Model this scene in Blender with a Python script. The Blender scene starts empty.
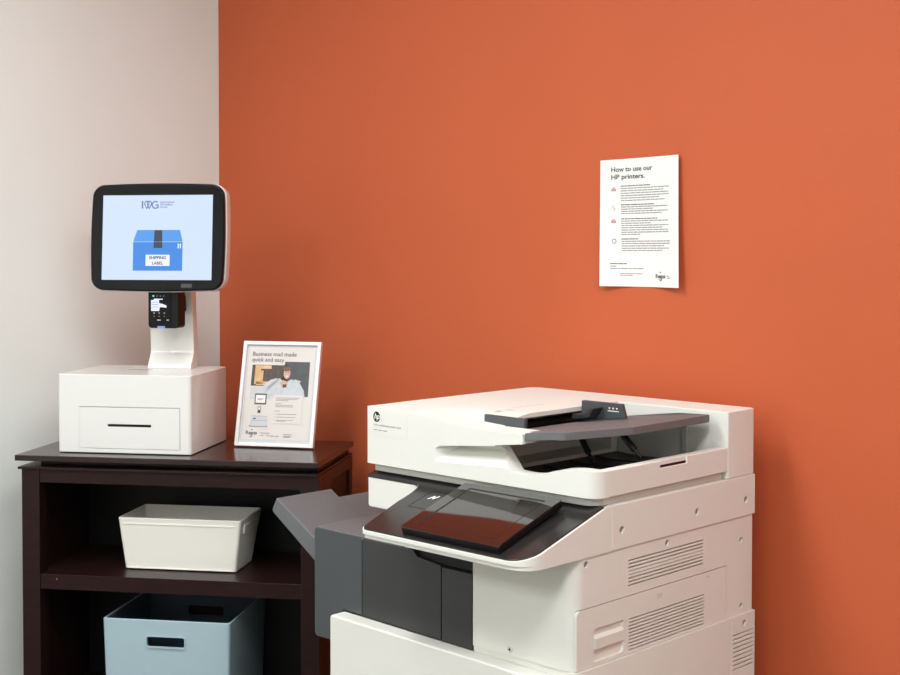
import bpy, bmesh, math, random
from mathutils import Matrix, Vector
R = math.radians
random.seed(4)
scene = bpy.context.scene
C = scene.collection

# ------------------------------------------------------------------ materials
def lin(r, g, b):
    f = lambda c: (c/255/12.92 if c/255 <= .04045 else ((c/255+.055)/1.055)**2.4)
    return (f(r), f(g), f(b), 1)

def mat(name, rgb, rough=.5, spec=.5, bump=0, bscale=300, var=0, vscale=8, metal=0, coat=0, emit=None, es=1, stretch=None):
    m = bpy.data.materials.new(name); m.use_nodes = True
    nt = m.node_tree; b = nt.nodes['Principled BSDF']
    col = lin(*rgb)
    b.inputs['Base Color'].default_value = col
    b.inputs['Roughness'].default_value = rough
    b.inputs['Specular IOR Level'].default_value = spec
    b.inputs['Metallic'].default_value = metal
    b.inputs['Coat Weight'].default_value = coat
    if emit:
        b.inputs['Emission Color'].default_value = lin(*emit)
        b.inputs['Emission Strength'].default_value = es
    if bump or var:
        tc = nt.nodes.new('ShaderNodeTexCoord')
        mp = nt.nodes.new('ShaderNodeMapping'); nt.links.new(tc.outputs['Object'], mp.inputs['Vector'])
        if stretch: mp.inputs['Scale'].default_value = stretch
    if var:
        n = nt.nodes.new('ShaderNodeTexNoise'); n.inputs['Scale'].default_value = vscale; n.inputs['Detail'].default_value = 5
        nt.links.new(mp.outputs['Vector'], n.inputs['Vector'])
        rp = nt.nodes.new('ShaderNodeValToRGB')
        rp.color_ramp.elements[0].color = tuple(c*(1-var) for c in col[:3])+(1,)
        rp.color_ramp.elements[1].color = tuple(min(1, c*(1+var)) for c in col[:3])+(1,)
        rp.color_ramp.elements[0].position = .3; rp.color_ramp.elements[1].position = .7
        nt.links.new(n.outputs['Fac'], rp.inputs['Fac']); nt.links.new(rp.outputs['Color'], b.inputs['Base Color'])
    if bump:
        n2 = nt.nodes.new('ShaderNodeTexNoise'); n2.inputs['Scale'].default_value = bscale; n2.inputs['Detail'].default_value = 3
        nt.links.new(mp.outputs['Vector'], n2.inputs['Vector'])
        bp = nt.nodes.new('ShaderNodeBump'); bp.inputs['Strength'].default_value = bump; bp.inputs['Distance'].default_value = .002
        nt.links.new(n2.outputs['Fac'], bp.inputs['Height']); nt.links.new(bp.outputs['Normal'], b.inputs['Normal'])
    return m

M = {
 'orange':  mat('orange wall paint', (195, 94, 57), .6, .25, bump=.12, bscale=420, var=.02, vscale=3),
 'wall':    mat('warm white wall paint', (234, 237, 231), .75, .15, bump=.12, bscale=420, var=.015, vscale=3),
 'ceiling': mat('ceiling paint', (235, 233, 228), .8, .2, bump=.2, bscale=150),
 'floor':   mat('grey carpet', (96, 92, 88), .95, .1, bump=.8, bscale=500, var=.15, vscale=200),
 'base':    mat('white baseboard paint', (225, 220, 212), .5, .4, bump=.05),
 'white':   mat('white printer plastic', (228, 227, 218), .6, .25, bump=.05, bscale=900),
 'white2':  mat('pale scanner plastic', (208, 208, 199), .6, .25, bump=.05, bscale=900),
 'gwhite':  mat('glossy white plastic', (234, 234, 228), .22, .5, coat=.2, bump=.01, bscale=300),
 'grey':    mat('mid grey plastic', (104, 106, 107), .5, .4, bump=.15, bscale=900),
 'dgrey':   mat('dark grey plastic', (70, 73, 75), .42, .45, bump=.12, bscale=900),
 'dgrey2':  mat('charcoal plastic', (50, 51, 51), .35, .5, bump=.1, bscale=900),
 'black':   mat('black plastic', (13, 13, 14), .4, .3, bump=.06, bscale=900),
 'console': mat('dark console plastic', (40, 38, 38), .2, .45, bump=.06, bscale=900),
 'glass':   mat('dark screen glass', (20, 16, 16), .06, .8, coat=.6, bump=.004, bscale=40),
 'wood':    mat('espresso stained wood', (38, 19, 18), .34, .28, coat=0, bump=.1, bscale=60, var=.22, vscale=14, stretch=(1, 6, 6)),
 'woodtop': mat('espresso stained wood top', (38, 19, 18), .22, .5, coat=.1, bump=.06, bscale=60, var=.2, vscale=14, stretch=(1, 6, 6)),
 'woodshade':  mat('espresso wood with interior shade', (14, 8, 8), .5, .4, bump=.06, bscale=60, var=.2, vscale=14),  # same wood, darkened in colour to put the bookcase's interior shade on its panels
 'cream':   mat('cream bin fabric', (252, 249, 238), .75, .2, bump=.35, bscale=700),
 'blue':    mat('pale blue bin fabric', (170, 194, 201), .7, .2, bump=.35, bscale=700),
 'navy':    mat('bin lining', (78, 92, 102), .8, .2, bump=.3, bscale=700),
 'bezel':   mat('black glossy bezel', (13, 13, 15), .12, .22, coat=0, bump=.005, bscale=60),
 'paper':   mat('white paper', (240, 238, 232), .7, .2, bump=.05, bscale=200),
 'ink':     mat('dark grey ink', (98, 98, 100), .7, .2, var=.05),
 'inklt':   mat('pale grey ink', (152, 151, 150), .7, .2, var=.05),
 'inkred':  mat('dusty red ink', (200, 158, 152), .7, .2, var=.05),
 'pgrey':   mat('print warm grey', (222, 216, 208), .35, .4, var=.01),
 'mount':   mat('print pale border', (205, 206, 206), .4, .4, var=.01),
 'pdark':   mat('print charcoal', (70, 72, 75), .35, .4, var=.15, vscale=60),
 'pbrown':  mat('print dark brown', (78, 62, 52), .35, .4, var=.3, vscale=90),
 'ptan':    mat('print tan shelf', (220, 178, 120), .35, .4, var=.15, vscale=60),
 'pskin':   mat('print skin tone', (214, 172, 150), .35, .4, var=.06),
 'phair':   mat('print hair brown', (120, 90, 70), .35, .4, var=.1),
 'pshirt':  mat('print pale blue jumper', (198, 203, 206), .35, .4, var=.08, vscale=90),
 'frame':   mat('white frame', (240, 239, 236), .3, .45, bump=.02),
 'metal':   mat('screw metal', (150, 146, 140), .35, .5, metal=.8, bump=.02),
 'scr_bg':  mat('screen backlight', (0, 0, 0), .15, .5, emit=(204, 221, 252), es=1.3),
 'scr_blue':mat('screen blue', (0, 0, 0), .15, .5, emit=(62, 138, 226), es=1.22),
 'scr_blu2':mat('screen lighter blue', (0, 0, 0), .15, .5, emit=(84, 156, 236), es=1.22),
 'scr_line':mat('screen pale line', (0, 0, 0), .15, .5, emit=(150, 196, 244), es=1.22),
 'scr_dark':mat('screen navy', (0, 0, 0), .15, .5, emit=(52, 62, 84), es=1.22),
 'scr_grey':mat('screen slate text', (0, 0, 0), .15, .5, emit=(104, 124, 162), es=1.22),
 'scr_wht': mat('screen white', (0, 0, 0), .15, .5, emit=(238, 244, 255), es=1.22),
 'led':     mat('green indicator', (10, 30, 10), .2, .5, emit=(150, 240, 190), es=1.2),
 'ledblue': mat('blue glow strip', (10, 20, 40), .2, .5, emit=(150, 180, 250), es=1.0),
 'lamp':    mat('lit ceiling diffuser', (240, 240, 240), .5, .3, emit=(248, 251, 255), es=6),
}

# ------------------------------------------------------------------ geometry
class MB:
    """collects geometry of ONE mesh, several material slots allowed"""
    def __init__(s, *mats): s.bm = bmesh.new(); s.mats = [M[m] for m in mats]; s.mi = 0
    def use(s, m):
        m = M[m]
        if m not in s.mats: s.mats.append(m)
        s.mi = s.mats.index(m); return s
    def face(s, vs):
        try:
            f = s.bm.faces.new(vs); f.material_index = s.mi; return f
        except ValueError: return None
    def quad(s, *pts): return s.face([s.bm.verts.new(p) for p in pts])
    def prism(s, pts, axis, a, b, pts2=None):
        """closed outline extruded along axis; y: (x,z)  x: (y,z)  z: (x,y); a/b may be functions of the point"""
        def mk(p, t):
            t = t(p) if callable(t) else t
            return {'y': (p[0], t, p[1]), 'x': (t, p[0], p[1]), 'z': (p[0], p[1], t)}[axis]
        A = [s.bm.verts.new(mk(p, a)) for p in pts]
        B = [s.bm.verts.new(mk(p, b)) for p in (pts2 or pts)]
        n = len(A); fs = [s.face(A[::-1]), s.face(B)]
        for i in range(n): fs.append(s.face([A[i], A[(i+1) % n], B[(i+1) % n], B[i]]))
        bmesh.ops.recalc_face_normals(s.bm, faces=[f for f in fs if f])
        return s
    def box(s, x0, x1, y0, y1, z0, z1):
        return s.prism([(x0, y0), (x1, y0), (x1, y1), (x0, y1)], 'z', z0, z1)
    def cyl(s, c, axis, r, a, b, n=20, r2=None):
        ring = lambda q: [(c[0]+q*math.cos(i*2*math.pi/n), c[1]+q*math.sin(i*2*math.pi/n)) for i in range(n)]
        return s.prism(ring(r), axis, a, b, ring(r2) if r2 else None)
    def tube(s, p, q, r, n=12):
        p, q = Vector(p), Vector(q); d = (q-p).normalized()
        t = d.orthogonal().normalized(); u = d.cross(t)
        A = []; B = []
        for i in range(n):
            o = t*math.cos(i*2*math.pi/n)*r+u*math.sin(i*2*math.pi/n)*r
            A.append(s.bm.verts.new(p+o)); B.append(s.bm.verts.new(q+o))
        fs = [s.face(A[::-1]), s.face(B)]+[s.face([A[i], A[(i+1) % n], B[(i+1) % n], B[i]]) for i in range(n)]
        bmesh.ops.recalc_face_normals(s.bm, faces=[f for f in fs if f]); return s
    def flat(s, pts, fn):
        """flat printed shape: 2D outline mapped by fn to 3D"""
        return s.face([s.bm.verts.new(fn(*p)) for p in pts])
    def rect(s, x0, x1, y0, y1, fn): return s.flat([(x0, y0), (x1, y0), (x1, y1), (x0, y1)], fn)
    def text(s, body, x, y, size, fn, width=None, bold=0, shear=0, align='LEFT'):
        cu = bpy.data.curves.new('t', 'FONT'); cu.body = body; cu.size = size; cu.offset = bold; cu.shear = shear
        cu.align_x = align; cu.fill_mode = 'FRONT'; cu.resolution_u = 3
        o = bpy.data.objects.new('t', cu); C.objects.link(o)
        me = bpy.data.meshes.new_from_object(o.evaluated_get(bpy.context.evaluated_depsgraph_get()))
        xs = [v.co.x for v in me.vertices]
        k = 1
        if width and xs: k = width/max(1e-9, max(xs)-min(xs))
        vs = [s.bm.verts.new(fn(x+v.co.x*k, y+v.co.y)) for v in me.vertices]
        for p in me.polygons: s.face([vs[i] for i in p.vertices])
        bpy.data.objects.remove(o); bpy.data.curves.remove(cu); bpy.data.meshes.remove(me)
        return s

def fillet(pts, rads, n=6):
    """round the corners of a 2D outline"""
    out = []; N = len(pts)
    if not isinstance(rads, (list, tuple)): rads = [rads]*N
    for i in range(N):
        p = Vector(pts[i]); a = Vector(pts[i-1])-p; b = Vector(pts[(i+1) % N])-p; r = rads[i]
        if r <= 0: out.append(tuple(p)); continue
        la, lb = a.length, b.length; a.normalize(); b.normalize()
        ang = a.angle(b); t = min(r/math.tan(ang/2), la*.49, lb*.49); rr = t*math.tan(ang/2)
        c = p+(a+b).normalized()*(rr/math.sin(ang/2))
        s0 = p+a*t-c; s1 = p+b*t-c
        th = s0.angle_signed(s1)
        for k in range(n+1):
            w = -th*k/n
            out.append((c.x+s0.x*math.cos(w)-s0.y*math.sin(w), c.y+s0.x*math.sin(w)+s0.y*math.cos(w)))
    return out
def rrect(x0, x1, y0, y1, r, n=6): return fillet([(x0, y0), (x1, y0), (x1, y1), (x0, y1)], r, n)
def spline(pts, k=6):
    """smooth open curve through points (Catmull-Rom)"""
    out = []; P = [Vector(p) for p in pts]
    for i in range(len(P)-1):
        a = P[max(0, i-1)]; b = P[i]; c = P[i+1]; d = P[min(len(P)-1, i+2)]
        for j in range(k):
            t = j/k
            out.append(tuple(.5*((2*b)+(c-a)*t+(2*a-5*b+4*c-d)*t*t+(3*b-a-3*c+d)*t**3)))
    out.append(tuple(P[-1])); return out

WORLD = {}
IDENT = Matrix.Identity(4)
def thing(name, label, cat, Mx, loc, rz=0, group=None):
    """Mx maps the space the thing is drawn in to the world, loc is in that space"""
    o = bpy.data.objects.new(name, None); C.objects.link(o); o.empty_display_size = .05
    p = Mx @ Vector(loc); o.location = p; o.rotation_euler = (0, 0, rz)
    W = Matrix.Translation(p) @ Matrix.Rotation(rz, 4, 'Z'); WORLD[o.name] = (W, Mx)
    o['label'] = label; o['category'] = cat
    if group: o['group'] = group
    return o
def finish(me, smooth=True):
    if smooth:
        me.polygons.foreach_set('use_smooth', [True]*len(me.polygons)); me.set_sharp_from_angle(angle=R(32))
def obj(name, mb, parent=None, bevel=0, seg=2, Mx=None, label=None, cut=None, keep=None, clean=True, join=None):
    me = bpy.data.meshes.new(name)
    if clean: bmesh.ops.remove_doubles(mb.bm, verts=mb.bm.verts, dist=1e-6)
    mb.bm.to_mesh(me); mb.bm.free()
    for m in mb.mats: me.materials.append(m)
    o = bpy.data.objects.new(name, me); C.objects.link(o)
    for op, mbs in (('UNION', join or []), ('INTERSECT', keep or []), ('DIFFERENCE', cut or [])):
        for c in mbs: boolean(o, c, op)
    me = o.data
    W, Mp = WORLD[parent.name] if parent else (IDENT, IDENT)
    T = W.inverted() @ (Mx if Mx is not None else Mp)
    me.transform(T)
    if T.determinant() < 0: me.flip_normals()
    finish(me)
    if parent: o.parent = parent; WORLD[o.name] = (W, Mp)
    if bevel:
        b = o.modifiers.new('bevel', 'BEVEL'); b.width = bevel; b.segments = seg; b.limit_method = 'ANGLE'
        b.angle_limit = R(40); b.harden_normals = True; b.use_clamp_overlap = True
    if label: o['label'] = label
    return o
def boolean(o, mb, op):
    me = bpy.data.meshes.new('c'); mb.bm.to_mesh(me); mb.bm.free()
    c = bpy.data.objects.new('c', me); C.objects.link(c)
    md = o.modifiers.new('b', 'BOOLEAN'); md.operation = op; md.object = c; md.solver = 'EXACT'
    bpy.context.view_layer.update()
    nm = bpy.data.meshes.new_from_object(o.evaluated_get(bpy.context.evaluated_depsgraph_get()))
    o.modifiers.clear(); old = o.data; n = old.name; o.data = nm; bpy.data.meshes.remove(old); nm.name = n
    bpy.data.objects.remove(c); bpy.data.meshes.remove(me)
def struct(name, mb, bevel=0):
    o = obj(name, mb, bevel=bevel); o['kind'] = 'structure'
    return o
def tag(o, label, cat, group=None):
    o['label'] = label; o['category'] = cat
    if group: o['group'] = group
    return o

# ------------------------------------------------------------------ the room (corner at the origin, orange wall y = 0, pale wall x = 0)
RX, RY, RZ = 5.4, -5.2, 2.75
struct('floor', MB('floor').box(-.12, RX+.12, RY-.12, .12, -.1, 0))
struct('ceiling', MB('ceiling').box(-.12, RX+.12, RY-.12, .12, RZ, RZ+.1))
struct('wall_back', MB('orange').box(0, RX+.12, 0, .12, 0, RZ))
struct('wall_left', MB('wall').box(-.12, 0, RY-.12, .12, 0, RZ))
struct('wall_right', MB('wall').box(RX, RX+.12, RY-.12, 0, 0, RZ))
struct('wall_front', MB('wall').box(0, RX, RY-.12, RY, 0, RZ))
struct('baseboard_back', MB('base').prism([(0, 0), (-.014, 0), (-.014, .085), (-.008, .095), (0, .095)], 'x', .014, RX), .001)
struct('baseboard_left', MB('base').prism([(0, 0), (.014, 0), (.014, .085), (.008, .095), (0, .095)], 'y', RY, 0), .001)

# ------------------------------------------------------------------ cabinet across the corner; its own axes u (width), w (depth)
CYAW = R(35)
O = Vector((.874, -.357, 0))
CAB = Matrix.Translation(O) @ Matrix.Rotation(CYAW, 4, 'Z')
ZT = .996
cab = thing('bookcase', 'dark espresso wooden open bookcase set diagonally across the room corner', 'bookcase', CAB, (-.38, .18, 0), CYAW)
obj('top_board', MB('woodtop').box(-.761, 0, 0, .36, .982, ZT), cab, .0015)
mb = MB('wood')
mb.prism([(-.756, .005), (-.003, .005), (-.003, .357), (-.756, .357)], 'z', .961, .967)
mb.prism([(-.720, .055), (-.012, .055), (-.012, .355), (-.720, .355)], 'z', .967, .9815)
obj('cornice', mb, cab, .001)
for u0, u1 in ((-.749, -.703), (-.046, -.001)):
    obj('front_post', MB('wood').box(u0, u1, .012, .052, 0, .961), cab, .0012)
obj('top_rail', MB('wood').box(-.703, -.046, .014, .034, .928, .961), cab, .001)
obj('bottom_rail', MB('wood').box(-.703, -.046, .014, .034, .0, .07), cab, .001)
for s, u0, u1 in ((-1, -.749, -.727), (1, -.023, -.001)):
    side = obj('side_frame', MB('wood').prism([(.052, 0), (.352, 0), (.352, .961), (.052, .961)], 'x', u0, u1), cab, .001,
        cut=[MB('wood').prism([(.13, .08), (.318, .08), (.318, .93), (.13, .93)], 'x', u0+(.012 if s > 0 else -.01), u1+(.01 if s > 0 else -.012))])
    obj('side_panel', MB('woodshade').box(u0+.0125 if s > 0 else u0+.006, u1-.006 if s > 0 else u1-.0125, .131, .317, .081, .929), side)
obj('back_panel', MB('woodshade').box(-.727, -.023, .344, .352, .02, .9605), cab)
for z in (.667, .324, .034):
    obj('shelf', MB('wood').prism([(-.703, .014), (-.046, .014), (-.046, .052), (-.023, .052), (-.023, .344), (-.727, .344), (-.727, .052), (-.703, .052)], 'z', z, z+.037), cab, .001)
for u, z in ((-.66, .693), (-.655, .65)):
    obj('shelf_pin', MB('metal').cyl((u, z), 'y', .0022, .013, .0145) if z > .66 else MB('metal').cyl((.10, z), 'x', .003, -.727, -.720), cab)

# ------------------------------------------------------------------ bins
def bin_mesh(b0, b1, t0, t1, z0, z1, th, mo, mi):
    """open tapered bin: b0/b1 = bottom (u,w) corners, t0/t1 = rim corners"""
    mb = MB(mo, mi); r = .008
    rings = []
    def ring(p, q, z, off, rr):
        return [mb.bm.verts.new((x, y, z)) for x, y in rrect(p[0]+off, q[0]-off, p[1]+off, q[1]-off, rr, 4)]
    k = lambda a, b, f: tuple(x+(y-x)*f for x, y in zip(a, b))
    rings.append(ring(b0, b1, z0, .006, .006)); rings.append(ring(b0, b1, z0+.002, 0, r)); rings.append(ring(k(b0, t0, .05), k(b1, t1, .05), z0+(z1-z0)*.05, 0, r))
    rings.append(ring(k(b0, t0, .9), k(b1, t1, .9), z0+(z1-z0)*.9, 0, r)); rings.append(ring(t0, t1, z1-.002, 0, r)); rings.append(ring(t0, t1, z1, .002, r))
    n_out = len(rings)
    rings.append(ring(t0, t1, z1, th-.001, r)); rings.append(ring(t0, t1, z1-.003, th, r)); rings.append(ring(b0, b1, z0+.006, th, r))
    mb.face(rings[0][::-1])
    for i in range(len(rings)-1):
        mb.mi = 0 if i < n_out+1 else 1
        n = len(rings[i])
        for j in range(n): mb.face([rings[i][j], rings[i][(j+1) % n], rings[i+1][(j+1) % n], rings[i+1][j]])
    mb.mi = 1; mb.face(rings[-1])
    bmesh.ops.recalc_face_normals(mb.bm, faces=mb.bm.faces)
    return mb
wb = thing('storage_bin', 'small cream fabric bin with tapered sides on the upper bookcase shelf', 'storage bin', CAB, (-.375, .17, .704), CYAW)
obj('body', bin_mesh((-.519, .096), (-.233, .226), (-.532, .082), (-.216, .258), .7045, .835, .004, 'cream', 'cream'), wb)
# hem seam and the side pull tab
mb = MB('cream')
for f in (.115,):
    u0, u1, w0 = -.519-.013*(1-f), -.233+.017*(1-f), .096-.014*(1-f); z = .835-.131*f
    mb.box(u0+.012, u1-.012, w0-.0018, w0+.002, z-.0012, z+.0012)
mb.box(-.508, -.243, .0935, .098, .7075, .7095)
obj('stitched_seam', mb, wb)
mb = MB('cream')
for i in range(2):
    pass
mb.prism([(.115, .797), (.222, .797), (.222, .818), (.115, .818)], 'x', lambda p: -.233+.017*(p[1]-.7045)/.1305-.001, lambda p: -.233+.017*(p[1]-.7045)/.1305+.0035)
obj('pull_tab', mb, wb, .001)

bb = thing('storage_bin', 'large pale blue fabric cube bin with cut-out handles on the lower bookcase shelf', 'storage bin', CAB, (-.39, .17, .361), CYAW)
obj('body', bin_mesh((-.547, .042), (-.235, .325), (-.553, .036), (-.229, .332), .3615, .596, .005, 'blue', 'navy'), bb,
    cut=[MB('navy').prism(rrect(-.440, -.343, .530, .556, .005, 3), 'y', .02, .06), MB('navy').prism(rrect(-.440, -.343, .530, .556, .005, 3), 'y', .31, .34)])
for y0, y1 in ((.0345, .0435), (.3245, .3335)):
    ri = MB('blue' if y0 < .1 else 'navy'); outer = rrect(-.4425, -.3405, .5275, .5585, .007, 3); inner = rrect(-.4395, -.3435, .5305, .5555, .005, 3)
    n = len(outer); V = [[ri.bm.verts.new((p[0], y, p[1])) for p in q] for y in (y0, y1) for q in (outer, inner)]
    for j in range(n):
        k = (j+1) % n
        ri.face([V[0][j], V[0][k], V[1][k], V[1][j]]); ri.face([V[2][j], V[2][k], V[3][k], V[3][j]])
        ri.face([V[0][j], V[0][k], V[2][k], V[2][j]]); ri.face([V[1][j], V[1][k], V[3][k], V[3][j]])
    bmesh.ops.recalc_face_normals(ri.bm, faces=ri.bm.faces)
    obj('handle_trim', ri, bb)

# ------------------------------------------------------------------ mailing kiosk on the bookcase
kio = thing('mailing_kiosk', 'white label printing kiosk with lit touch screen on top of the bookcase', 'kiosk', CAB, (-.5, .19, ZT), CYAW)
KF, KB = .056, .324
kb = obj('housing', MB('gwhite').prism(rrect(-.675, -.331, KF, KB, .009, 5), 'z', ZT+.0015, 1.190), kio, .0025,
    cut=[MB('gwhite').box(-.6185, -.3595, KF-.01, KF+.0045, 1.008, 1.1105), MB('gwhite').box(-.557, -.487, .195, .217, 1.18, 1.2)])
for u in (-.63, -.38):
    for w in (.1, .28): obj('rubber_foot', MB('black').cyl((u, w), 'z', .012, ZT+.0001, ZT+.0014), kb)
fp = obj('printer_door', MB('gwhite').prism(rrect(-.617, -.361, 1.0095, 1.109, .002, 2), 'y', KF+.0002, KF+.0042), kio, .0006,
    cut=[MB('gwhite').prism(rrect(-.5455, -.4335, 1.0625, 1.069, .001, 2), 'y', KF-.01, KF+.01)])
obj('label_slot', MB('black').box(-.546, -.433, KF+.0038, KF+.0043, 1.062, 1.07), fp)
obj('paper_slot', MB('dgrey').box(-.5565, -.4875, .1955, .2165, 1.1805, 1.1893), kb)
# stand: bent white sheet
prof = fillet([(.238, 1.190), (.285, 1.190), (.285, 1.197), (.293, 1.232), (.262, 1.55), (.234, 1.55), (.262, 1.232), (.240, 1.198)], [0, 0, .004, .02, 0, 0, .02, .004], 4)
obj('stand', MB('gwhite').prism(prof, 'x', -.515, -.398), kio, .002)
# monitor head, tilted back a little
TILT = CAB @ Matrix.Translation((-.453, .150, 1.527)) @ Matrix.Rotation(R(-4), 4, 'X')
def barrel(hw, hh, bul, r, off=0):
    pts = []
    c = [(-hw, -hh), (hw, -hh), (hw, hh), (-hw, hh)]
    for i in range(4):
        a, b = Vector(c[i]), Vector(c[(i+1) % 4]); nrm = Vector((b.y-a.y, a.x-b.x)).normalized()
        for k in range(8):
            t = k/8; pts.append(tuple(a.lerp(b, t)+nrm*bul*4*t*(1-t)))
    rr = [0]*len(pts)
    out = fillet(pts, [r if i % 8 == 0 else 0 for i in range(len(pts))], 8) if r else pts
    return out
def barrel_r(hw, hh, bul, r):
    # rounded rectangle whose sides swell outwards
    p = rrect(-hw, hw, -hh, hh, r, 8); q = []
    for x, y in p: q.append((x*(1+bul/hw*(1-(y/hh)**2)), y*(1+bul/hh*(1-(x/hw)**2))))
    return q
def dens(p):
    q = []
    for i in range(len(p)):
        a, b = Vector(p[i]), Vector(p[(i+1) % len(p)]); n = max(1, int((b-a).length/.02))
        for k in range(n): q.append(tuple(a.lerp(b, k/n)))
    return q
def swell(hw, hh, bul, r):
    return [(x*(1+bul/hw*(1-(y/hh)**2)), y*(1+bul/hh*(1-(x/hw)**2))) for x, y in dens(rrect(-hw, hw, -hh, hh, r, 8))]
bz = obj('bezel', MB('bezel').prism(swell(.1705, .131, .0045, .028), 'y', 0, .016), kio, .004, 3, Mx=TILT)
WORLD[bz.name] = (WORLD[kio.name][0], TILT)
mb = MB('gwhite')
o1 = swell(.173, .133, .0045, .031); o2 = [(x, y*.985) for x, y in o1]; o3 = [(x*.8, y*.76) for x, y in o1]
mb.prism(o1, 'y', .0155, .042, o2); mb.prism(o2, 'y', .042, .066, o3)
obj('rear_shell', mb, kio, .002, Mx=TILT)
sp = lambda y: (lambda x, z: (x, y, z))
dsp = MB('scr_bg'); dsp.rect(-.1432, .1446, -.107, .1055, sp(-.0004))
d = obj('display', dsp, bz, Mx=TILT, clean=False)
sq = lambda y: (lambda x, z: (x+.0028, y, z))
s1 = sq(-.0009); s2 = sq(-.0013); s3 = sq(-.0017)
g = MB('scr_blue')
g.use('scr_blue').rect(-.064, .0655, -.084, -.012, s1)
g.use('scr_blu2').flat([(-.064, -.0105), (.0655, -.0105), (.058, .018), (-.054, .018)], s1)
g.use('scr_line').rect(-.064, .0655, -.0125, -.0105, s2)
g.use('scr_dark').flat([(-.0105, -.027), (.0125, -.027), (.0115, .0178), (-.0085, .0178)], s2)
g.use('scr_wht').rect(-.0305, .0325, -.072, -.044, s2)
for x in (.053, .0585):
    g.rect(x, x+.003, -.028, -.018, s2); g.flat([(x-.0012, -.018), (x+.0042, -.018), (x+.0015, -.0155)], s2)
g.use('scr_dark')
g.text('SHIPPING', .001, -.0550, .0106, s3, align='CENTER', bold=.0003); g.text('LABEL', .001, -.0685, .0106, s3, align='CENTER', bold=.0002)
obj('screen_graphic', g, bz, Mx=TILT, clean=False)
g = MB('scr_grey')
# operator's logo: I, interlaced W, G and three words
def arcpts(cx, cy, r, a0, a1, n=14): return [(cx+r*math.cos(R(a0+(a1-a0)*i/n)), cy+r*math.sin(R(a0+(a1-a0)*i/n))) for i in range(n+1)]
def stroke(mb, pts, w, fn):
    for a, b in zip(pts, pts[1:]):
        a, b = Vector(a), Vector(b); dd = (b-a); 
        if dd.length < 1e-6: continue
        nn = Vector((-dd.y, dd.x)).normalized()*w/2; e = dd.normalized()*w*.25
        mb.flat([a-nn-e, b-nn+e, b+nn+e, a+nn-e], fn)
g.rect(-.0435, -.0395, .072, .091, s2)
for cx in (-.030, -.0235):
    stroke(g, arcpts(cx, .0845, .0058, 215, -35), .0024, s2)
    stroke(g, [(cx-.0048, .0815), (cx, .0715), (cx+.0048, .0815)], .0024, s2)
stroke(g, arcpts(-.0075, .081, .0085, 50, 320), .003, s2); stroke(g, [(-.0065, .0805), (-.0005, .0805), (-.0005, .074)], .003, s2)
for t, y in (('International', .0855), ('Workplace', .0795), ('Group', .0735)): g.text(t, .0045, y, .0072, s2, bold=.0001)
obj('screen_logo', g, bz, Mx=TILT, clean=False)
obj('camera_window', MB('glass').prism(rrect(.066, .094, -.126, -.116, .002, 3), 'y', -.0003, .001), bz, Mx=TILT)
# card reader below the screen
CR = CAB @ Matrix.Translation((-.440, .181, 1.348)) @ Matrix.Rotation(R(-4), 4, 'Z')
cr = obj('card_reader', MB('black').prism(fillet([(-.045, -.050), (.037, -.050), (.037, .046), (-.045, .046)], [.009, .009, .002, .002], 5), 'y', -.012, .030), kio, .002, Mx=CR)
WORLD[cr.name] = (WORLD[kio.name][0], CR)
mb = MB('bezel').prism(rrect(-.043, .018, -.047, .043, .006, 4), 'y', -.0135, -.011)
obj('reader_face', mb, cr, .0005, Mx=CR)
mb = MB('scr_wht'); f = sp(-.0139)
mb.use('scr_wht'); mb.flat([(-.036, -.0065), (-.014, -.0065), (-.012, .0035), (.006, .002), (.006, .0075), (-.006, .012), (-.014, .013), (-.014, .022), (-.004, .022), (-.004, .0245), (-.028, .0245), (-.029, .021), (-.036, .021)], f)
mb.use('scr_grey'); 
for y in (.015, .009, .003): mb.rect(-.033, -.017, y, y+.0012, sp(-.0142))
obj('reader_display', mb, cr, Mx=CR, clean=False)
mb = MB('inklt')
for x in (-.028, -.014, .0): mb.rect(x-.002, x+.002, -.013, -.010, f); mb.rect(x-.0015, x+.0015, -.0205, -.019, f)
mb.rect(-.020, -.010, -.031, -.0275, f); mb.rect(.006, .012, -.031, -.0275, f)
obj('keypad_marks', mb, cr, Mx=CR, clean=False)
mb = MB('led'); mb.rect(-.032, -.027, .0295, .033, f); mb.use('scr_grey')
for x in (-.021, -.012, -.003): mb.rect(x, x+.003, .030, .0325, f)
obj('indicator_light', mb, cr, Mx=CR, clean=False)
obj('glow_strip', MB('ledblue').prism(rrect(-.019, .001, -.0505, -.0445, .001, 2), 'y', -.0137, -.009), cr, Mx=CR)

obj('reader_bracket', MB('black').box(-.02, .02, .029, .082, -.01, .03), cr, Mx=CR)

# ------------------------------------------------------------------ framed flyer standing on the bookcase
FY = R(30.7)
FRM0 = CAB @ Matrix.Translation((-.171, .205, ZT+.0041)) @ Matrix.Rotation(R(-4.3), 4, 'Z')
FRM = FRM0 @ Matrix.Rotation(R(-15), 4, 'X')
fr = thing('picture_frame', 'white framed flyer propped on the bookcase beside the mailing kiosk', 'picture frame', FRM0, (0, 0, 0), FY)
HW, FH, BW = .1050, .270, .0095
mb = MB('frame')
o = [(-HW, 0), (HW, 0), (HW, FH), (-HW, FH)]; i = [(-HW+BW, BW), (HW-BW, BW), (HW-BW, FH-BW), (-HW+BW, FH-BW)]
Vs = [[mb.bm.verts.new((p[0], y, p[1])) for p in q] for y in (0, .014) for q in (o, i)]
for j in range(4):
    k = (j+1) % 4
    mb.face([Vs[0][j], Vs[0][k], Vs[1][k], Vs[1][j]]); mb.face([Vs[2][j], Vs[2][k], Vs[3][k], Vs[3][j]])
    mb.face([Vs[0][j], Vs[0][k], Vs[2][k], Vs[2][j]]); mb.face([Vs[1][j], Vs[1][k], Vs[3][k], Vs[3][j]])
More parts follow.
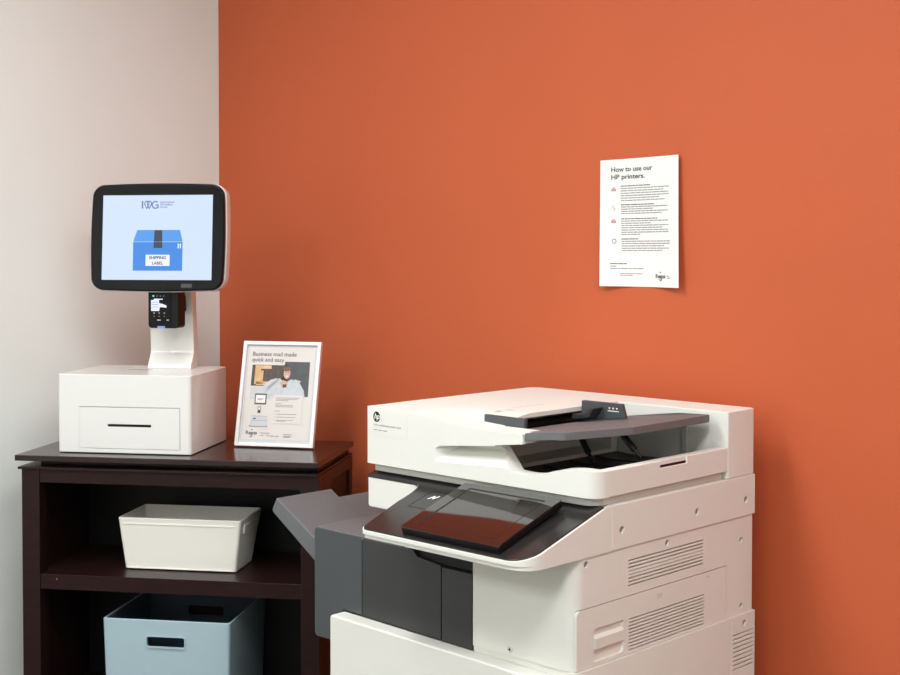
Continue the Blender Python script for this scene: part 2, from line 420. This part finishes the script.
bmesh.ops.recalc_face_normals(mb.bm, faces=mb.bm.faces)
obj('frame', mb, fr, .0012, Mx=FRM)
obj('backing_board', MB('black').box(-HW+.004, HW-.004, .0095, .0135, .004, FH-.004), fr, Mx=FRM)
e = (FRM0.inverted() @ FRM)
hinge = e @ Vector((0, .0135, .19)); foot = Vector((0, .125, .002))
mb = MB('black')
for x0, x1 in ((-.025, .025),):
    a = [(x0, hinge.y, hinge.z), (x1, hinge.y, hinge.z), (x1+.008, foot.y, foot.z), (x0-.008, foot.y, foot.z)]
    A = [mb.bm.verts.new(p) for p in a]; B = [mb.bm.verts.new((p[0], p[1]+.003, p[2]+.001)) for p in a]
    mb.face(A); mb.face(B[::-1])
    for j in range(4): mb.face([A[j], B[j], B[(j+1) % 4], A[(j+1) % 4]])
bmesh.ops.recalc_face_normals(mb.bm, faces=mb.bm.faces)
obj('easel_leg', mb, fr, Mx=FRM0)
mb = MB('mount', 'pgrey'); L = lambda y: (lambda x, z: (x, y, z))
PW = HW-BW
fl = obj('flyer', MB('mount').box(-PW-.001, PW+.001, .0065, .0094, BW-.001, FH-BW+.001), fr, Mx=FRM)
WORLD[fl.name] = (WORLD[fr.name][0], FRM)
p0, p1, p2, p3, p4 = L(.0061), L(.0058), L(.0055), L(.0052), L(.0049)
g = MB('pgrey'); g.rect(-.0890, .0890, .0180, .2535, p0)
X = lambda a: -.088+a*.176       # a: 0..1 across the sheet
Z = lambda b: .252-b*.232        # b: 0..1 down the sheet
def poly(m, pts, ly): g.use(m).flat([(X(a), Z(b)) for a, b in pts][::-1], ly)
poly('pbrown', [(.06, .185), (.62, .185), (.62, .42), (.06, .42)], p1)
poly('pdark', [(.56, .145), (.94, .145), (.95, .53), (.50, .53)], p1)
poly('ptan', [(.11, .19), (.20, .19), (.20, .40), (.11, .40)], p2); poly('ptan', [(.2, .19), (.36, .19), (.36, .23), (.2, .23)], p2); poly('ptan', [(.2, .25), (.24, .25), (.24, .4), (.2, .4)], p2)
poly('ptan', [(.14, .37), (.36, .37), (.36, .41), (.14, .41)], p2)
poly('mount', [(.07, .43), (.42, .43), (.42, .56), (.06, .57)], p2)
# the man in the picture: jumper, raised hands, face, hair
poly('pshirt', [(.30, .53), (.32, .43), (.42, .36), (.50, .33), (.58, .38), (.68, .34), (.80, .37), (.88, .46), (.90, .53)], p3)
poly('pshirt', [(.22, .44), (.36, .35), (.46, .33), (.50, .36), (.38, .43), (.28, .50)], p3)
poly('pskin', [(.50, .38), (.55, .35), (.63, .37), (.62, .43), (.55, .44)], p4); poly('pbrown', [(.55, .40), (.61, .395), (.61, .43), (.56, .435)], L(.0046))
g.use('pskin').flat([(X(.605+.052*math.cos(a*.3927)), Z(.275+.062*math.sin(a*.3927))) for a in range(16)], p4)
g.use('phair').flat([(X(.60+.062*math.cos(a*.3927)), Z(.225+.028*math.sin(a*.3927))) for a in range(16)], L(.0046))
poly('pdark', [(.575, .262), (.595, .262), (.595, .268), (.575, .268)], L(.0046)); poly('pdark', [(.615, .262), (.635, .262), (.635, .268), (.615, .268)], L(.0046))
poly('paper', [(.590, .302), (.628, .302), (.620, .312), (.598, .312)], L(.0046))
poly('mount', [(.73, .34), (.83, .36), (.81, .375), (.72, .355)], p3)
# text card and small kiosk drawing
poly('pgrey', [(.44, .515), (.88, .515), (.88, .83), (.44, .83)], p4)
g.use('ink').text('Business mail made', X(.045), Z(.085), .0150, p2, width=X(.72)-X(.045), bold=.0001)
g.text('quick and easy', X(.045), Z(.148), .0150, p2, width=X(.54)-X(.045), bold=.0001)
def lines(m, rows, ly, h=.006):
    for a0, a1, b in rows: poly(m, [(a0, b), (a1, b), (a1, b+h), (a0, b+h)], ly)
T = L(.0046)
lines('inklt', [(.47, .83, .545), (.47, .80, .56), (.47, .66, .575), (.47, .56, .61), (.47, .74, .626), (.47, .74, .642), (.47, .55, .69), (.50, .80, .724), (.50, .79, .757), (.50, .76, .79), (.50, .64, .80), (.465, .48, .724), (.465, .48, .757), (.465, .48, .79)], T)
def ring2(m, a0, a1, b0, b1, t, ly, inner):
    poly(m, [(a0, b0), (a1, b0), (a1, b1), (a0, b1)], ly); poly(inner, [(a0+t, b0+t), (a1-t, b0+t), (a1-t, b1-t), (a0+t, b1-t)], L(.0046))
ring2('pdark', .145, .325, .505, .625, .016, p4, 'paper')
lines('inklt', [(.19, .28, .56), (.19, .26, .57)], L(.0044))
poly('pdark', [(.205, .65), (.25, .65), (.25, .72), (.205, .72)], p4); poly('paper', [(.213, .657), (.242, .657), (.242, .685), (.213, .685)], L(.0046))
poly('mount', [(.12, .75), (.36, .75), (.37, .865), (.10, .865)], p4); lines('inklt', [(.10, .37, .865)], T); lines('ink', [(.15, .19, .776)], T, .014)
lines('inklt', [(.095, .105, .855), (.365, .375, .855)], T, .016); lines('inklt', [(.12, .36, .752), (.12, .36, .80)], T, .003)
g.use('ink').text('Regus', X(.05), Z(.955), .0125, p2, width=X(.22)-X(.05), bold=.0003)
stroke(g, [(X(.115), Z(.975)), (X(.135), Z(.987)), (X(.155), Z(.975))], .0016, p2); stroke(g, [(X(.13), Z(.905)), (X(.155), Z(.905))], .0016, p2)
lines('inklt', [(.28, .42, .935), (.28, .33, .965), (.38, .41, .96), (.43, .49, .965), (.51, .56, .965), (.63, .75, .945), (.63, .75, .965), (.63, .72, .972)], T)
obj('printed_flyer', g, fl, Mx=FRM, clean=False)

# ------------------------------------------------------------------ instruction sheet taped to the orange wall
SW, SH = .2159, .2794
SX, SZ = 1.4285, 1.4155
def curl(a, b):
    """distance from the wall at a (0 left..1 right), b (0 bottom..1 top)"""
    c = (2*a-1)
    return .0003+.018*c*c*(.15+.85*(1-b)**1.5)+.013*max(0, a-.45)**1.6*(.6+.8*b)
def sheet(off):
    def fn(x, z):
        a, b = x/SW, z/SH
        return (SX+x*.985+.0015+.010*(1-b)**1.6, -curl(a, b)-off, SZ+z+.003*a*b)
    return fn
paper = thing('instruction_sheet', 'white printed instruction sheet with curling edges taped to the orange wall', 'paper sheet', IDENT, (SX+SW/2, -.002, SZ))
mb = MB('paper'); N1, N2 = 26, 30
for off, flip in ((.0002, 0), (-.0002, 1)):
    f = sheet(off); V = [[mb.bm.verts.new(f(SW*i/N1, SH*j/N2)) for i in range(N1+1)] for j in range(N2+1)]
    for j in range(N2):
        for i in range(N1):
            q = [V[j][i], V[j][i+1], V[j+1][i+1], V[j+1][i]]; mb.face(q[::-1] if flip else q)
sh = obj('sheet', mb, paper, clean=False)
g = MB('ink'); f = sheet(.0007)
g.text('How to use our', .029, SH-.0273, .0145, f, width=.1127, bold=.0004)
g.text('HP printers.', .029, SH-.0436, .0145, f, width=.0913, bold=.0004)
obj('printed_heading', g, sh, clean=False); g = MB('ink')
def para(rows, x0, y0, dy, m='inklt'):
    y = y0
    for wd, mm in rows:
        g.use(mm); x = x0
        while x < x0+wd-.002:                      # word-sized dashes
            n = min(random.uniform(.006, .02), x0+wd-x)
            g.rect(x, x+n, y-.0010, y+.0010, f); x += n+.0012
        y -= dy
    return y
A, B = 'ink', 'inklt'
para([(.083, A), (.134, B), (.118, B), (.132, B), (.133, B), (.105, B), (.124, B)], .055, SH-.0593, .0053)
para([(.091, A), (.130, B), (.087, B), (.130, B), (.112, B)], .055, SH-.1005, .0048)
para([(.099, A), (.130, B), (.080, B), (.131, B), (.113, B), (.130, B), (.131, B), (.050, B)], .055, SH-.1313, .0049)
para([(.046, A), (.134, B), (.134, B), (.117, B), (.131, B), (.110, B)], .055, SH-.1754, .0051)
g.use('inkred')
for x, y in ((.030, SH-.067), (.029, SH-.137)):
    g.rect(x, x+.013, y-.003, y+.003, f); g.rect(x+.003, x+.010, y+.0034, y+.0056, f)
stroke(g, [(.037, SH-.101), (.033, SH-.106), (.040, SH-.109), (.036, SH-.114)], .0016, f); g.use('inklt')
stroke(g, arcpts(.0365, SH-.180, .0045, 0, 360), .0018, f)
for k in range(8): a = k*math.pi/4; stroke(g, [(.0365+.004*math.cos(a), SH-.180+.004*math.sin(a)), (.0365+.0062*math.cos(a), SH-.180+.0062*math.sin(a))], .0014, f)
obj('printed_text', g, sh, clean=False); g = MB('ink')
para([(.042, A)], .0255, SH-.2295, .006); para([(.015, B), (.088, B)], .0255, SH-.2350, .005)
para([(.058, 'inkred'), (.034, 'inkred')], .0495, SH-.2512, .004)
obj('printed_footer', g, sh, clean=False); g = MB('ink')
g.use('ink').text('Regus', .144, SH-.2595, .0115, f, width=.029, bold=.0004)
stroke(g, [(.154, SH-.2625), (.1585, SH-.266), (.163, SH-.2625)], .0016, f); stroke(g, [(.157, SH-.2475), (.161, SH-.2475)], .0018, f)
para([(.007, B), (.011, B)], .178, SH-.2555, .004)
obj('printed_logo', g, sh, clean=False)

# ------------------------------------------------------------------ the printer (world axes)
XR, XB = 1.8745, 1.872
prn = thing('office_printer', 'large white office multifunction printer with dark grey doors before the orange wall', 'printer', IDENT, (1.58, -.36, 0))
def holes(x, pts, r=.0062):
    mb = MB('white')
    for y, z in pts: mb.cyl((y, z), 'x', r, x-.007, x+.01, 14)
    return mb
def screws(x, pts, parent):
    for y, z in pts:
        obj('screw', MB('metal').cyl((y, z), 'x', .0058, x-.0072, x-.0045, 12), parent)
def slots(x, y0, y1, za0, za1, n, h=.0026, skip=()):
    mb = MB('white')
    for k in range(n):
        if k in skip: continue
        z = za0+(za1-za0)*k/(n-1); mb.box(x-.012, x+.01, y0, y1, z-h/2, z+h/2)
    return mb
# paper cabinet at the bottom
sc_b = [(-.117, .767)]
base = obj('paper_cabinet', MB('white').prism(fillet([(1.287, -.612), (1.6385, -.612), (1.6385, -.638), (XR+.0015, -.638), (XR+.0015, -.075), (1.287, -.075)], [.004, 0, 0, .012, .006, .004], 4), 'z', .0, .785), prn, .003, 2,
    cut=[slots(XR+.0015, -.157, -.085, .682, .749, 9), holes(XR+.0015, sc_b), MB('white').box(XR-.0015, XR+.01, -.1668, -.1652, -.01, .78)])
screws(XR+.0015, sc_b, base)
dr = obj('paper_door', MB('white').prism(fillet([(1.286, .09), (1.8745, .09), (1.8745, .772), (1.286, .781)], [.006, .006, .006, .008], 4), 'y', -.676, -.6385), prn, .004, 3)
# body
plan = fillet([(1.300, -.615), (1.6385, -.615), (1.6385, -.641), (XB, -.641), (XB, -.08), (1.300, -.08)], [0, 0, .002, .026, .006, .004], 8)
sc_c = [(-.609, .964), (-.373, .964), (-.124, .931), (-.123, .801)]
dpts = fillet([(-.634, .786), (-.176, .786), (-.176, .888), (-.634, .888)], [.001, .001, .002, .011], 5)
gpts = fillet([(-.6357, .784), (-.1748, .784), (-.1748, .8897), (-.6357, .8897)], [.001, .001, .003, .012], 5)
ch = obj('chassis', MB('white').prism(plan, 'z', .7855, .936), prn, 0,
    cut=[slots(XB, -.49, -.255, .907, .951, 8, skip=(3, 4, 6, 7)), slots(XB, -.49, -.255, .907, .951, 8, h=.0014, skip=(0, 1, 2, 5, 6, 7)), holes(XB, [s for s in sc_c if s[1] < .936]), MB('white').prism(gpts, 'x', XB-.0065, XB+.01)])
up = obj('chassis_collar', MB('white').prism(fillet([(1.463, -.641), (XB, -.641), (XB, -.08), (1.463, -.08)], [0, .026, .006, 0], 8), 'z', .936, .9765), prn, 0,
    cut=[slots(XB, -.49, -.255, .907, .951, 8, skip=(0, 1, 2, 3, 4)), holes(XB, [s for s in sc_c if s[1] > .936])])
screws(XB, [s for s in sc_c if s[1] < .936], ch); screws(XB, [s for s in sc_c if s[1] > .936], up)
hand = MB('white').prism(fillet([(-.587, .793), (-.5035, .793), (-.5035, .850), (-.587, .850)], [.002, .008, .004, .006], 4), 'x', XB-.004, XB+.01)
sd = obj('side_door', MB('white').prism(dpts, 'x', XB-.0062, XB+.0002), prn, .0006,
    cut=[slots(XB, -.489, -.252, .7925, .847, 10), hand])
obj('pull_handle', MB('white').prism([(XB-.004, .812), (XB+.0015, .814), (XB+.002, .833), (XB-.004, .838)], 'y', -.5865, -.504), sd, .001)
mb = MB('white2'); mb.box(XB, XB+.0004, -.405, -.388, .868, .876); mb.use('inklt')
obj('embossed_mark', mb, sd)
mb = MB('inklt'); mb.text('click', -.245, .878, .005, lambda x, z: (XB+.0003, x, z))
obj('embossed_label', mb, sd)
obj('lock', MB('white2').cyl((1.729, .797), 'y', .006, -.6425, -.640, 18), ch, .0008)
obj('lock_slot', MB('black').cyl((1.729, .797), 'y', .0022, -.6430, -.6420, 12), ch)
# dark doors in the front
fd = obj('front_door', MB('dgrey2').prism(fillet([(1.344, .782), (1.5585, .778), (1.5585, .9165), (1.497, .9225), (1.484, .9345), (1.344, .9345)], [.001, .001, .002, .004, .004, .002], 3), 'y', -.641, -.6155), prn, .0012)
obj('toner_door', MB('dgrey2').box(1.5605, 1.637, -.641, -.6155, .776, .914), prn, .0012)
obj('handle_cavity', MB('black').box(1.464, 1.6375, -.634, -.6155, .9175, .9355), prn)
# output bin and tray on the left side
blk = fillet([(1.198, .714), (1.2858, .714), (1.2858, .782), (1.342, .782), (1.342, .937), (1.198, .937)], [.010, 0, 0, 0, 0, .010], 5)
ob = obj('output_bin', MB('dgrey').prism(blk, 'y', -.641, -.6145), prn, .003, 3)
obj('bin_floor', MB('grey').prism(fillet([(1.1985, -.640), (1.452, -.6405), (1.452, -.40), (1.1985, -.40)], [.01, 0, 0, 0], 4), 'z', .930, .9372), ob, .001)
mb = MB('dgrey').box(1.1985, 1.290, -.618, -.40, .73, .931)
obj('bin_side', mb, ob, .001)
tz = lambda x: .965-.53*(x-1.053)
mb = MB('grey')
pf = fillet([(1.026, .941), (1.1975, .854-.53*.03), (1.1975, tz(1.1975)), (1.054, tz(1.054)), (1.043, .972)], [.006, 0, 0, .004, .004], 3)
mb.prism(pf, 'y', -.6145, -.461)
ot = obj('output_tray', mb, prn, .003, 3)
pf2 = [(1.058, .944), (1.1975, .87), (1.1975, tz(1.1975)-.004), (1.064, tz(1.064)-.004)]
obj('tray_extension', MB('grey').prism(pf2, 'y', -.4605, -.33), ot, .002)
# upper housing under the scanner
sc_u = [(-.512, 1.009), (-.280, 1.008), (-.111, 1.008)]
uh = obj('upper_housing', MB('white').box(1.4635, XR, -.540, -.078, .9766, 1.055), prn, .0015, cut=[holes(XR, sc_u)])
screws(XR, sc_u, uh)
obj('left_housing', MB('white').prism(fillet([(1.297, .983), (1.463, .983), (1.463, 1.0425), (1.297, 1.0425)], [.006, .012, .02, .002], 5), 'y', -.583, -.078), prn, .002)
obj('rear_wall', MB('white').box(1.300, 1.463, -.395, -.078, .9365, .983), prn, .001)
# control console: sloping shelf with dark top, white rim and cheek
PL = lambda y: .991+.30*(y+.765)
curve = spline([(1.463, -.645), (1.4605, -.62), (1.452, -.595), (1.430, -.5835)], 5)
con = [(1.297, -.557), (1.297, -.583)] + curve[::-1] + [(1.463, -.66)]
front = fillet([(1.463, -.66), (1.476, -.767), (XR, -.767), (XR, -.557)], [0, .016, .044, 0], 9)
out = con[:-1] + front
def inset(pts, d):
    q = []; n = len(pts)
    for k in range(n):
        a, b, c = Vector(pts[k-1]), Vector(pts[k]), Vector(pts[(k+1) % n])
        n1 = Vector((-(b-a).y, (b-a).x)).normalized(); n2 = Vector((-(c-b).y, (c-b).x)).normalized()
        m = (n1+n2); m = m/max(.5, m.length_squared)*2 if m.length else n1
        q.append(tuple(b+m*d))
    return q
def dens2(pts, step=.012):
    q = []
    for k in range(len(pts)):
        a, b = Vector(pts[k]), Vector(pts[(k+1) % len(pts)]); n = max(1, int((b-a).length/step))
        for j in range(n): q.append(tuple(a.lerp(b, j/n)))
    return q
shell_plan = [p for p in front[:]]
shell_plan = [(1.463, -.585)]+front
low_plan = [(1.4632, -.585)]+fillet([(1.4632, -.66), (1.480, -.7638), (XR, -.7638), (XR, -.557)], [0, .013, .042, 0], 9)
cs = obj('console_shell', MB('white').prism(dens2(shell_plan), 'z', .9835, lambda p: PL(p[1])), prn, .002, join=[MB('white').prism(dens2(low_plan), 'z', .9765, .9850), MB('white').box(1.4635, XR, -.5578, -.5410, .9765, 1.0532)])
top_plan = [(1.2965, -.5575), (1.2965, -.5835)] + curve[::-1][:-1] + fillet([(1.463, -.66), (1.4785, -.7655), (1.8705, -.7655), (1.8705, -.5575)], [0, .015, .042, 0], 9)
top_plan = dens2(top_plan, .01)
ct = obj('console_top', MB('console').prism(top_plan, 'z', lambda p: PL(p[1])-.004, lambda p: PL(p[1])+.0025), prn, .0008)
# contactless pad with its white symbol, lying on the slope
SL = math.atan(.30)
def cs_fn(off): return lambda x, y: (x, y-off*math.sin(SL), PL(y)+.0025+off*math.cos(SL))
q1 = cs_fn(.0004); q2 = cs_fn(.0008)
mb = MB('black'); stroke(mb, [(1.500, -.668), (1.566, -.668), (1.566, -.604), (1.500, -.604), (1.500, -.668)], .0012, q1)
obj('reader_outline', mb, ct, clean=False)
mb = MB('scr_wht'); mb.mats = [M['paper']]
stroke(mb, [(1.5185, -.634), (1.5245, -.622), (1.5285, -.632), (1.5345, -.620)], .0034, q2)
obj('contactless_symbol', mb, ct, clean=False)
# touchscreen block
TS = Matrix.Translation((1.6905, -.762, 1.0085)) @ Matrix.Rotation(R(18.6), 4, 'X')
ts = obj('touchscreen', MB('black').prism(rrect(-.115, .118, 0, .177, .006, 4), 'z', -.013, -.0012), prn, .002, Mx=TS)
WORLD[ts.name] = (WORLD[prn.name][0], TS)
obj('screen_glass', MB('glass').prism(rrect(-.115, .118, 0, .177, .006, 4), 'z', -.0012, .0008), ts, .0006, Mx=TS)
mb = MB('black')
stroke(mb, [(-.087, .026), (-.087, .160), (.090, .160)], .0042, lambda x, y: (x, y, .00105))
mb.use('console'); stroke(mb, [(-.087, .020), (.090, .020), (.090, .153)], .0012, lambda x, y: (x, y, .00105))
obj('screen_border', mb, ts, Mx=TS, clean=False)
obj('support_foot', MB('black').box(-.09, .09, .03, .14, -.022, -.0125), ts, Mx=TS)
# scanner
outer_plan = fillet([(1.297, -.586), (1.874, -.586), (1.874, -.076), (1.297, -.076)], [.003, .032, .012, .028], 9)
obj('scanner_base', MB('white2').prism(fillet([(1.306, -.574), (1.864, -.574), (1.864, -.177), (1.306, -.177)], [.004, .03, .008, .006], 9), 'z', 1.0552, 1.0705), prn, .002)
# top edge of the front falls gently from the left corner to the end of the arm
crest = spline([(1.297, 1.1845), (1.36, 1.1835), (1.42, 1.1805), (1.48, 1.1755), (1.545, 1.1695), (1.61, 1.1655), (1.709, 1.1668)], 5)
lip = spline([(1.874, 1.1165), (1.83, 1.1165), (1.79, 1.112), (1.75, 1.100), (1.715, 1.0955), (1.68, 1.0965)], 4)
fw = [(1.297, 1.071), (1.874, 1.071)] + lip + [(1.642, 1.141), (1.709, 1.1495)] + crest[::-1]
scoop = MB('white').prism(fillet([(1.478, 1.0835), (1.478, 1.1175), (1.492, 1.1255), (1.648, 1.1405), (1.684, 1.093)], [.004, .004, .004, 0, 0], 4), 'y', -.60, -.549,
    pts2=fillet([(1.520, 1.124), (1.520, 1.1262), (1.524, 1.1270), (1.640, 1.1385), (1.652, 1.126)], [.0003, .0003, .0003, 0, 0], 4))
ff = obj('scanner_front', MB('white').prism(fw, 'y', -.586, -.548), prn, .0022, 2, keep=[MB('white').prism(outer_plan, 'z', 1.0, 1.3)], cut=[scoop])
# feeder housing: flat top that rounds down into the front crest
TOPZ = 1.185
mb = MB('white')
cols = spline([(1.297, 1.1845), (1.36, 1.1835), (1.42, 1.1805), (1.48, 1.1755), (1.545, 1.1695), (1.609, 1.1655)], 5)
rows = [(-.5475, 0), (-.535, .04), (-.5215, .12), (-.50, .5), (-.48, .8), (-.45, 1), (-.40, 1), (-.076, 1)]
V = [[mb.bm.verts.new((x, y, z+(TOPZ-z)*k)) for x, z in cols] for y, k in rows]
Bt = [[mb.bm.verts.new((x, y, 1.071)) for x, z in cols] for y, k in rows]
for j in range(len(rows)-1):
    for i in range(len(cols)-1):
        mb.face([V[j][i], V[j][i+1], V[j+1][i+1], V[j+1][i]]); mb.face([Bt[j][i], Bt[j+1][i], Bt[j+1][i+1], Bt[j][i+1]])
    mb.face([V[j][0], V[j+1][0], Bt[j+1][0], Bt[j][0]]); mb.face([V[j][-1], Bt[j][-1], Bt[j+1][-1], V[j+1][-1]])
for i in range(len(cols)-1):
    mb.face([V[0][i], Bt[0][i], Bt[0][i+1], V[0][i+1]]); mb.face([V[-1][i], V[-1][i+1], Bt[-1][i+1], Bt[-1][i]])
bmesh.ops.recalc_face_normals(mb.bm, faces=mb.bm.faces)
feed_cut = MB('black').box(1.56, 1.62, -.513, -.195, 1.135, 1.176)      # mouth that swallows the originals
exit_cut = MB('black').box(1.54, 1.62, -.53, -.195, 1.09, 1.128)       # slot where they come out
fh = obj('feeder_housing', mb, prn, .0015, keep=[MB('white').prism(outer_plan, 'z', 1.0, 1.3)], cut=[feed_cut, exit_cut])
obj('feed_mouth', MB('black').box(1.5595, 1.6085, -.5125, -.1955, 1.1285, 1.1348), fh)
obj('feed_roller', MB('black').tube((1.578, -.505, 1.155), (1.578, -.205, 1.155), .012), fh)
# printed hints on the top
g = MB('inklt'); tp = lambda x, y: (x, y, TOPZ+.0003)
rot = lambda cx, cy: (lambda x, y: (cx+y*-1, cy+x, TOPZ+.0003))
g.use('inklt')
f2 = lambda x, y: (1.525-y, -.45+x, TOPZ+.0003)
for k in range(3): g.rect(-.02+.0*k, -.004, .002-.008*k, .004-.008*k, lambda x, y: (1.545-y, -.43+x, TOPZ+.0003))
g.text('000', 0, 0, .012, lambda x, y: (1.548-y, -.478+x, TOPZ+.0003), bold=.0004)
g.rect(0, .10, 0, .0015, lambda x, y: (1.535-y, -.42+x, TOPZ+.0003))
obj('printed_hint', g, fh, clean=False)
obj('arm_top', MB('white').prism([(-.549, 1.150), (-.549, 1.1653), (-.5215, 1.1672), (-.5215, 1.150)], 'x', 1.6085, 1.700), prn, .001)
# rear wall with the tall corner block, low right wall
obj('scanner_rear', MB('white').prism(fillet([(1.6095, -.176), (1.874, -.176), (1.874, -.076), (1.6095, -.076)], [0, .004, .012, 0], 6), 'z', 1.0555, TOPZ), prn, .002)
lw = obj('scanner_side', MB('white').prism([(-.5475, 1.071), (-.1765, 1.071), (-.1765, 1.1165), (-.5475, 1.1165)], 'x', 1.852, 1.874), prn, .0015,
    cut=[MB('white').box(1.8715, 1.88, -.398, -.313, 1.1035, 1.12)])
obj('latch_slot', MB('black').box(1.871, 1.8719, -.396, -.315, 1.1035, 1.1085), lw)
et = obj('exit_tray', MB('black').prism([(1.6095, 1.0712), (1.852, 1.0712), (1.852, 1.088), (1.75, 1.082), (1.66, 1.079), (1.6095, 1.083)], 'y', -.5475, -.1765), prn, .001)
mb = MB('dgrey2')
for y in (-.50, -.42, -.34, -.26): mb.prism([(1.62, 1.0815), (1.66, 1.079), (1.75, 1.082), (1.80, 1.085), (1.80, 1.087), (1.75, 1.085), (1.66, 1.082), (1.62, 1.0845)], 'y', y-.002, y+.002)
obj('tray_rib', mb, et)
obj('wall_rib', MB('white2').box(1.770, 1.782, -.180, -.1765, 1.086, 1.172), prn)
# input tray: grey plate rising to the right, cut corner at the front
def tzf(p): return 1.155+.022*min(1, max(0, (p[0]-1.61)/.16)) + .003*max(0, (p[0]-1.77)/.08)
tp_plan = fillet([(1.605, -.5465), (1.7105, -.5465), (1.7105, -.5815), (1.797, -.5815), (1.848, -.445), (1.848, -.192), (1.605, -.192)], [0, 0, .001, .014, .012, .012, 0], 5)
it = obj('input_tray', MB('grey').prism(dens2(tp_plan, .02), 'z', lambda p: tzf(p)-.014, tzf), prn, .002)
obj('paper_stop', MB('dgrey').prism([(1.845, 1.158), (1.851, 1.166), (1.851, 1.182), (1.846, 1.182)], 'y', -.43, -.20), it) if False else None
# paper guides standing on the tray
obj('paper_guide', MB('dgrey').prism([(1.556, 1.150), (1.656, 1.150), (1.657, 1.1840), (1.556, 1.1845)], 'y', -.521, -.512), it, .001)
gd = obj('paper_guide', MB('dgrey').prism([(1.613, 1.158), (1.720, 1.170), (1.712, 1.1975), (1.613, 1.1975)], 'y', -.298, -.288), it, .0015)
obj('guide_lever', MB('dgrey2').prism([(1.615, 1.164), (1.655, 1.169), (1.668, 1.188), (1.660, 1.188), (1.648, 1.176), (1.615, 1.173)], 'y', -.330, -.298), gd, .001)
g = MB('paper'); gy = lambda x, z: (x, -.2985, z)
for x in (1.683, 1.692, 1.701): g.flat([(x-.0025, 1.189), (x+.0025, 1.189), (x, 1.185)], gy)
g.rect(1.679, 1.706, 1.1815, 1.183, gy)
obj('guide_mark', g, gd, clean=False)
# wire struts holding the tray up
for p, q in (((1.706, -.42, 1.150), (1.740, -.42, 1.100)), ((1.806, -.42, 1.160), (1.848, -.42, 1.122))):
    st = obj('tray_strut', MB('black').tube(p, Vector(p).lerp(Vector(q), .65), .006, 10), it)
    obj('strut_tip', MB('black').tube(Vector(p).lerp(Vector(q), .6), q, .0033, 10), st)
# maker's sticker on the front left
stf = lambda off: (lambda x, z: (x, -.586-off, z))
s_ = obj('model_sticker', MB('white').prism([(1.3035, 1.132), (1.4135, 1.1275), (1.4135, 1.1765), (1.3035, 1.179)], 'y', -.5864, -.5855), ff)
g = MB('black'); a, b = stf(.0007), stf(.001)
g.flat([(1.3262+.0098*math.cos(i*math.pi/14), 1.1655+.0105*math.sin(i*math.pi/14)) for i in range(28)], a)
g.use('paper').text('hp', 1.3268, 1.1615, .0155, b, align='CENTER', shear=.25, bold=.0003)
g.use('inklt').text('Color multifunction printer series', 1.317, 1.1475, .0058, a, width=.079, bold=.0001)
g.text('with feeder and scanner', 1.317, 1.1385, .0056, a, width=.040, bold=.0001) if False else para
for k in range(3): g.rect(1.317+.014*k, 1.317+.014*k+.0115, 1.1388-.0002*k, 1.1404-.0002*k, a)
obj('sticker_print', g, s_, clean=False)

# ------------------------------------------------------------------ lights
LIGHTS = [(1.25, -1.6, .58), (2.9, -1.6, .70), (4.5, -1.6, .24), (1.25, -4.0, .78), (2.9, -4.0, .58)]  # the weak right-hand panel is added for neutral light on right-facing sides
for (x, y, k) in LIGHTS:
    t = thing('ceiling_light', 'unseen recessed oblong ceiling light panel', 'ceiling light', IDENT, (x, y, RZ), 0, 'ceiling light panels')
    mb = MB('base'); a, b = .31, .29; A2, B2 = .61, .59
    for (x0, x1, y0, y1) in ((x-a, x+a, y-A2, y-B2), (x-a, x+a, y+B2, y+A2), (x-a, x-b, y-B2, y+B2), (x+b, x+a, y-B2, y+B2)): mb.box(x0, x1, y0, y1, RZ-.012, RZ-.0005)
    obj('frame', mb, t)
    obj('diffuser', MB('lamp').box(x-b, x+b, y-B2, y+B2, RZ-.006, RZ-.0008), t)
    ld = bpy.data.lights.new('ceiling_lamp', 'AREA'); ld.shape = 'RECTANGLE'; ld.size = .58; ld.size_y = 1.18; ld.energy = 50*k; ld.color = (.93, .968, 1)
    lo = bpy.data.objects.new('ceiling_lamp', ld); C.objects.link(lo); lo.location = (x, y, RZ-.02)

w = bpy.data.worlds.new('world'); scene.world = w; w.use_nodes = True
w.node_tree.nodes['Background'].inputs['Color'].default_value = (.9, .93, 1, 1)
w.node_tree.nodes['Background'].inputs['Strength'].default_value = .2

# ------------------------------------------------------------------ camera
F, TL, YH = 1340.0, R(1.5), 248.0
cd = bpy.data.cameras.new('camera'); cam = bpy.data.objects.new('camera', cd); C.objects.link(cam)
cd.sensor_fit = 'HORIZONTAL'; cd.sensor_width = 36; cd.lens = F*36/900
cd.shift_x = 0; cd.shift_y = (YH+F*math.tan(TL)-337.5)/900
cam.location = (3.278, -2.385, 1.5); cam.rotation_euler = (R(90)-TL, 0, R(44.2))
cd.clip_start = .05
scene.camera = cam
scene.view_settings.view_transform = 'Standard'
scene.view_settings.look = 'None'
scene.view_settings.exposure = -0.28
scene.view_settings.gamma = 1
scene.view_settings.use_curve_mapping = False
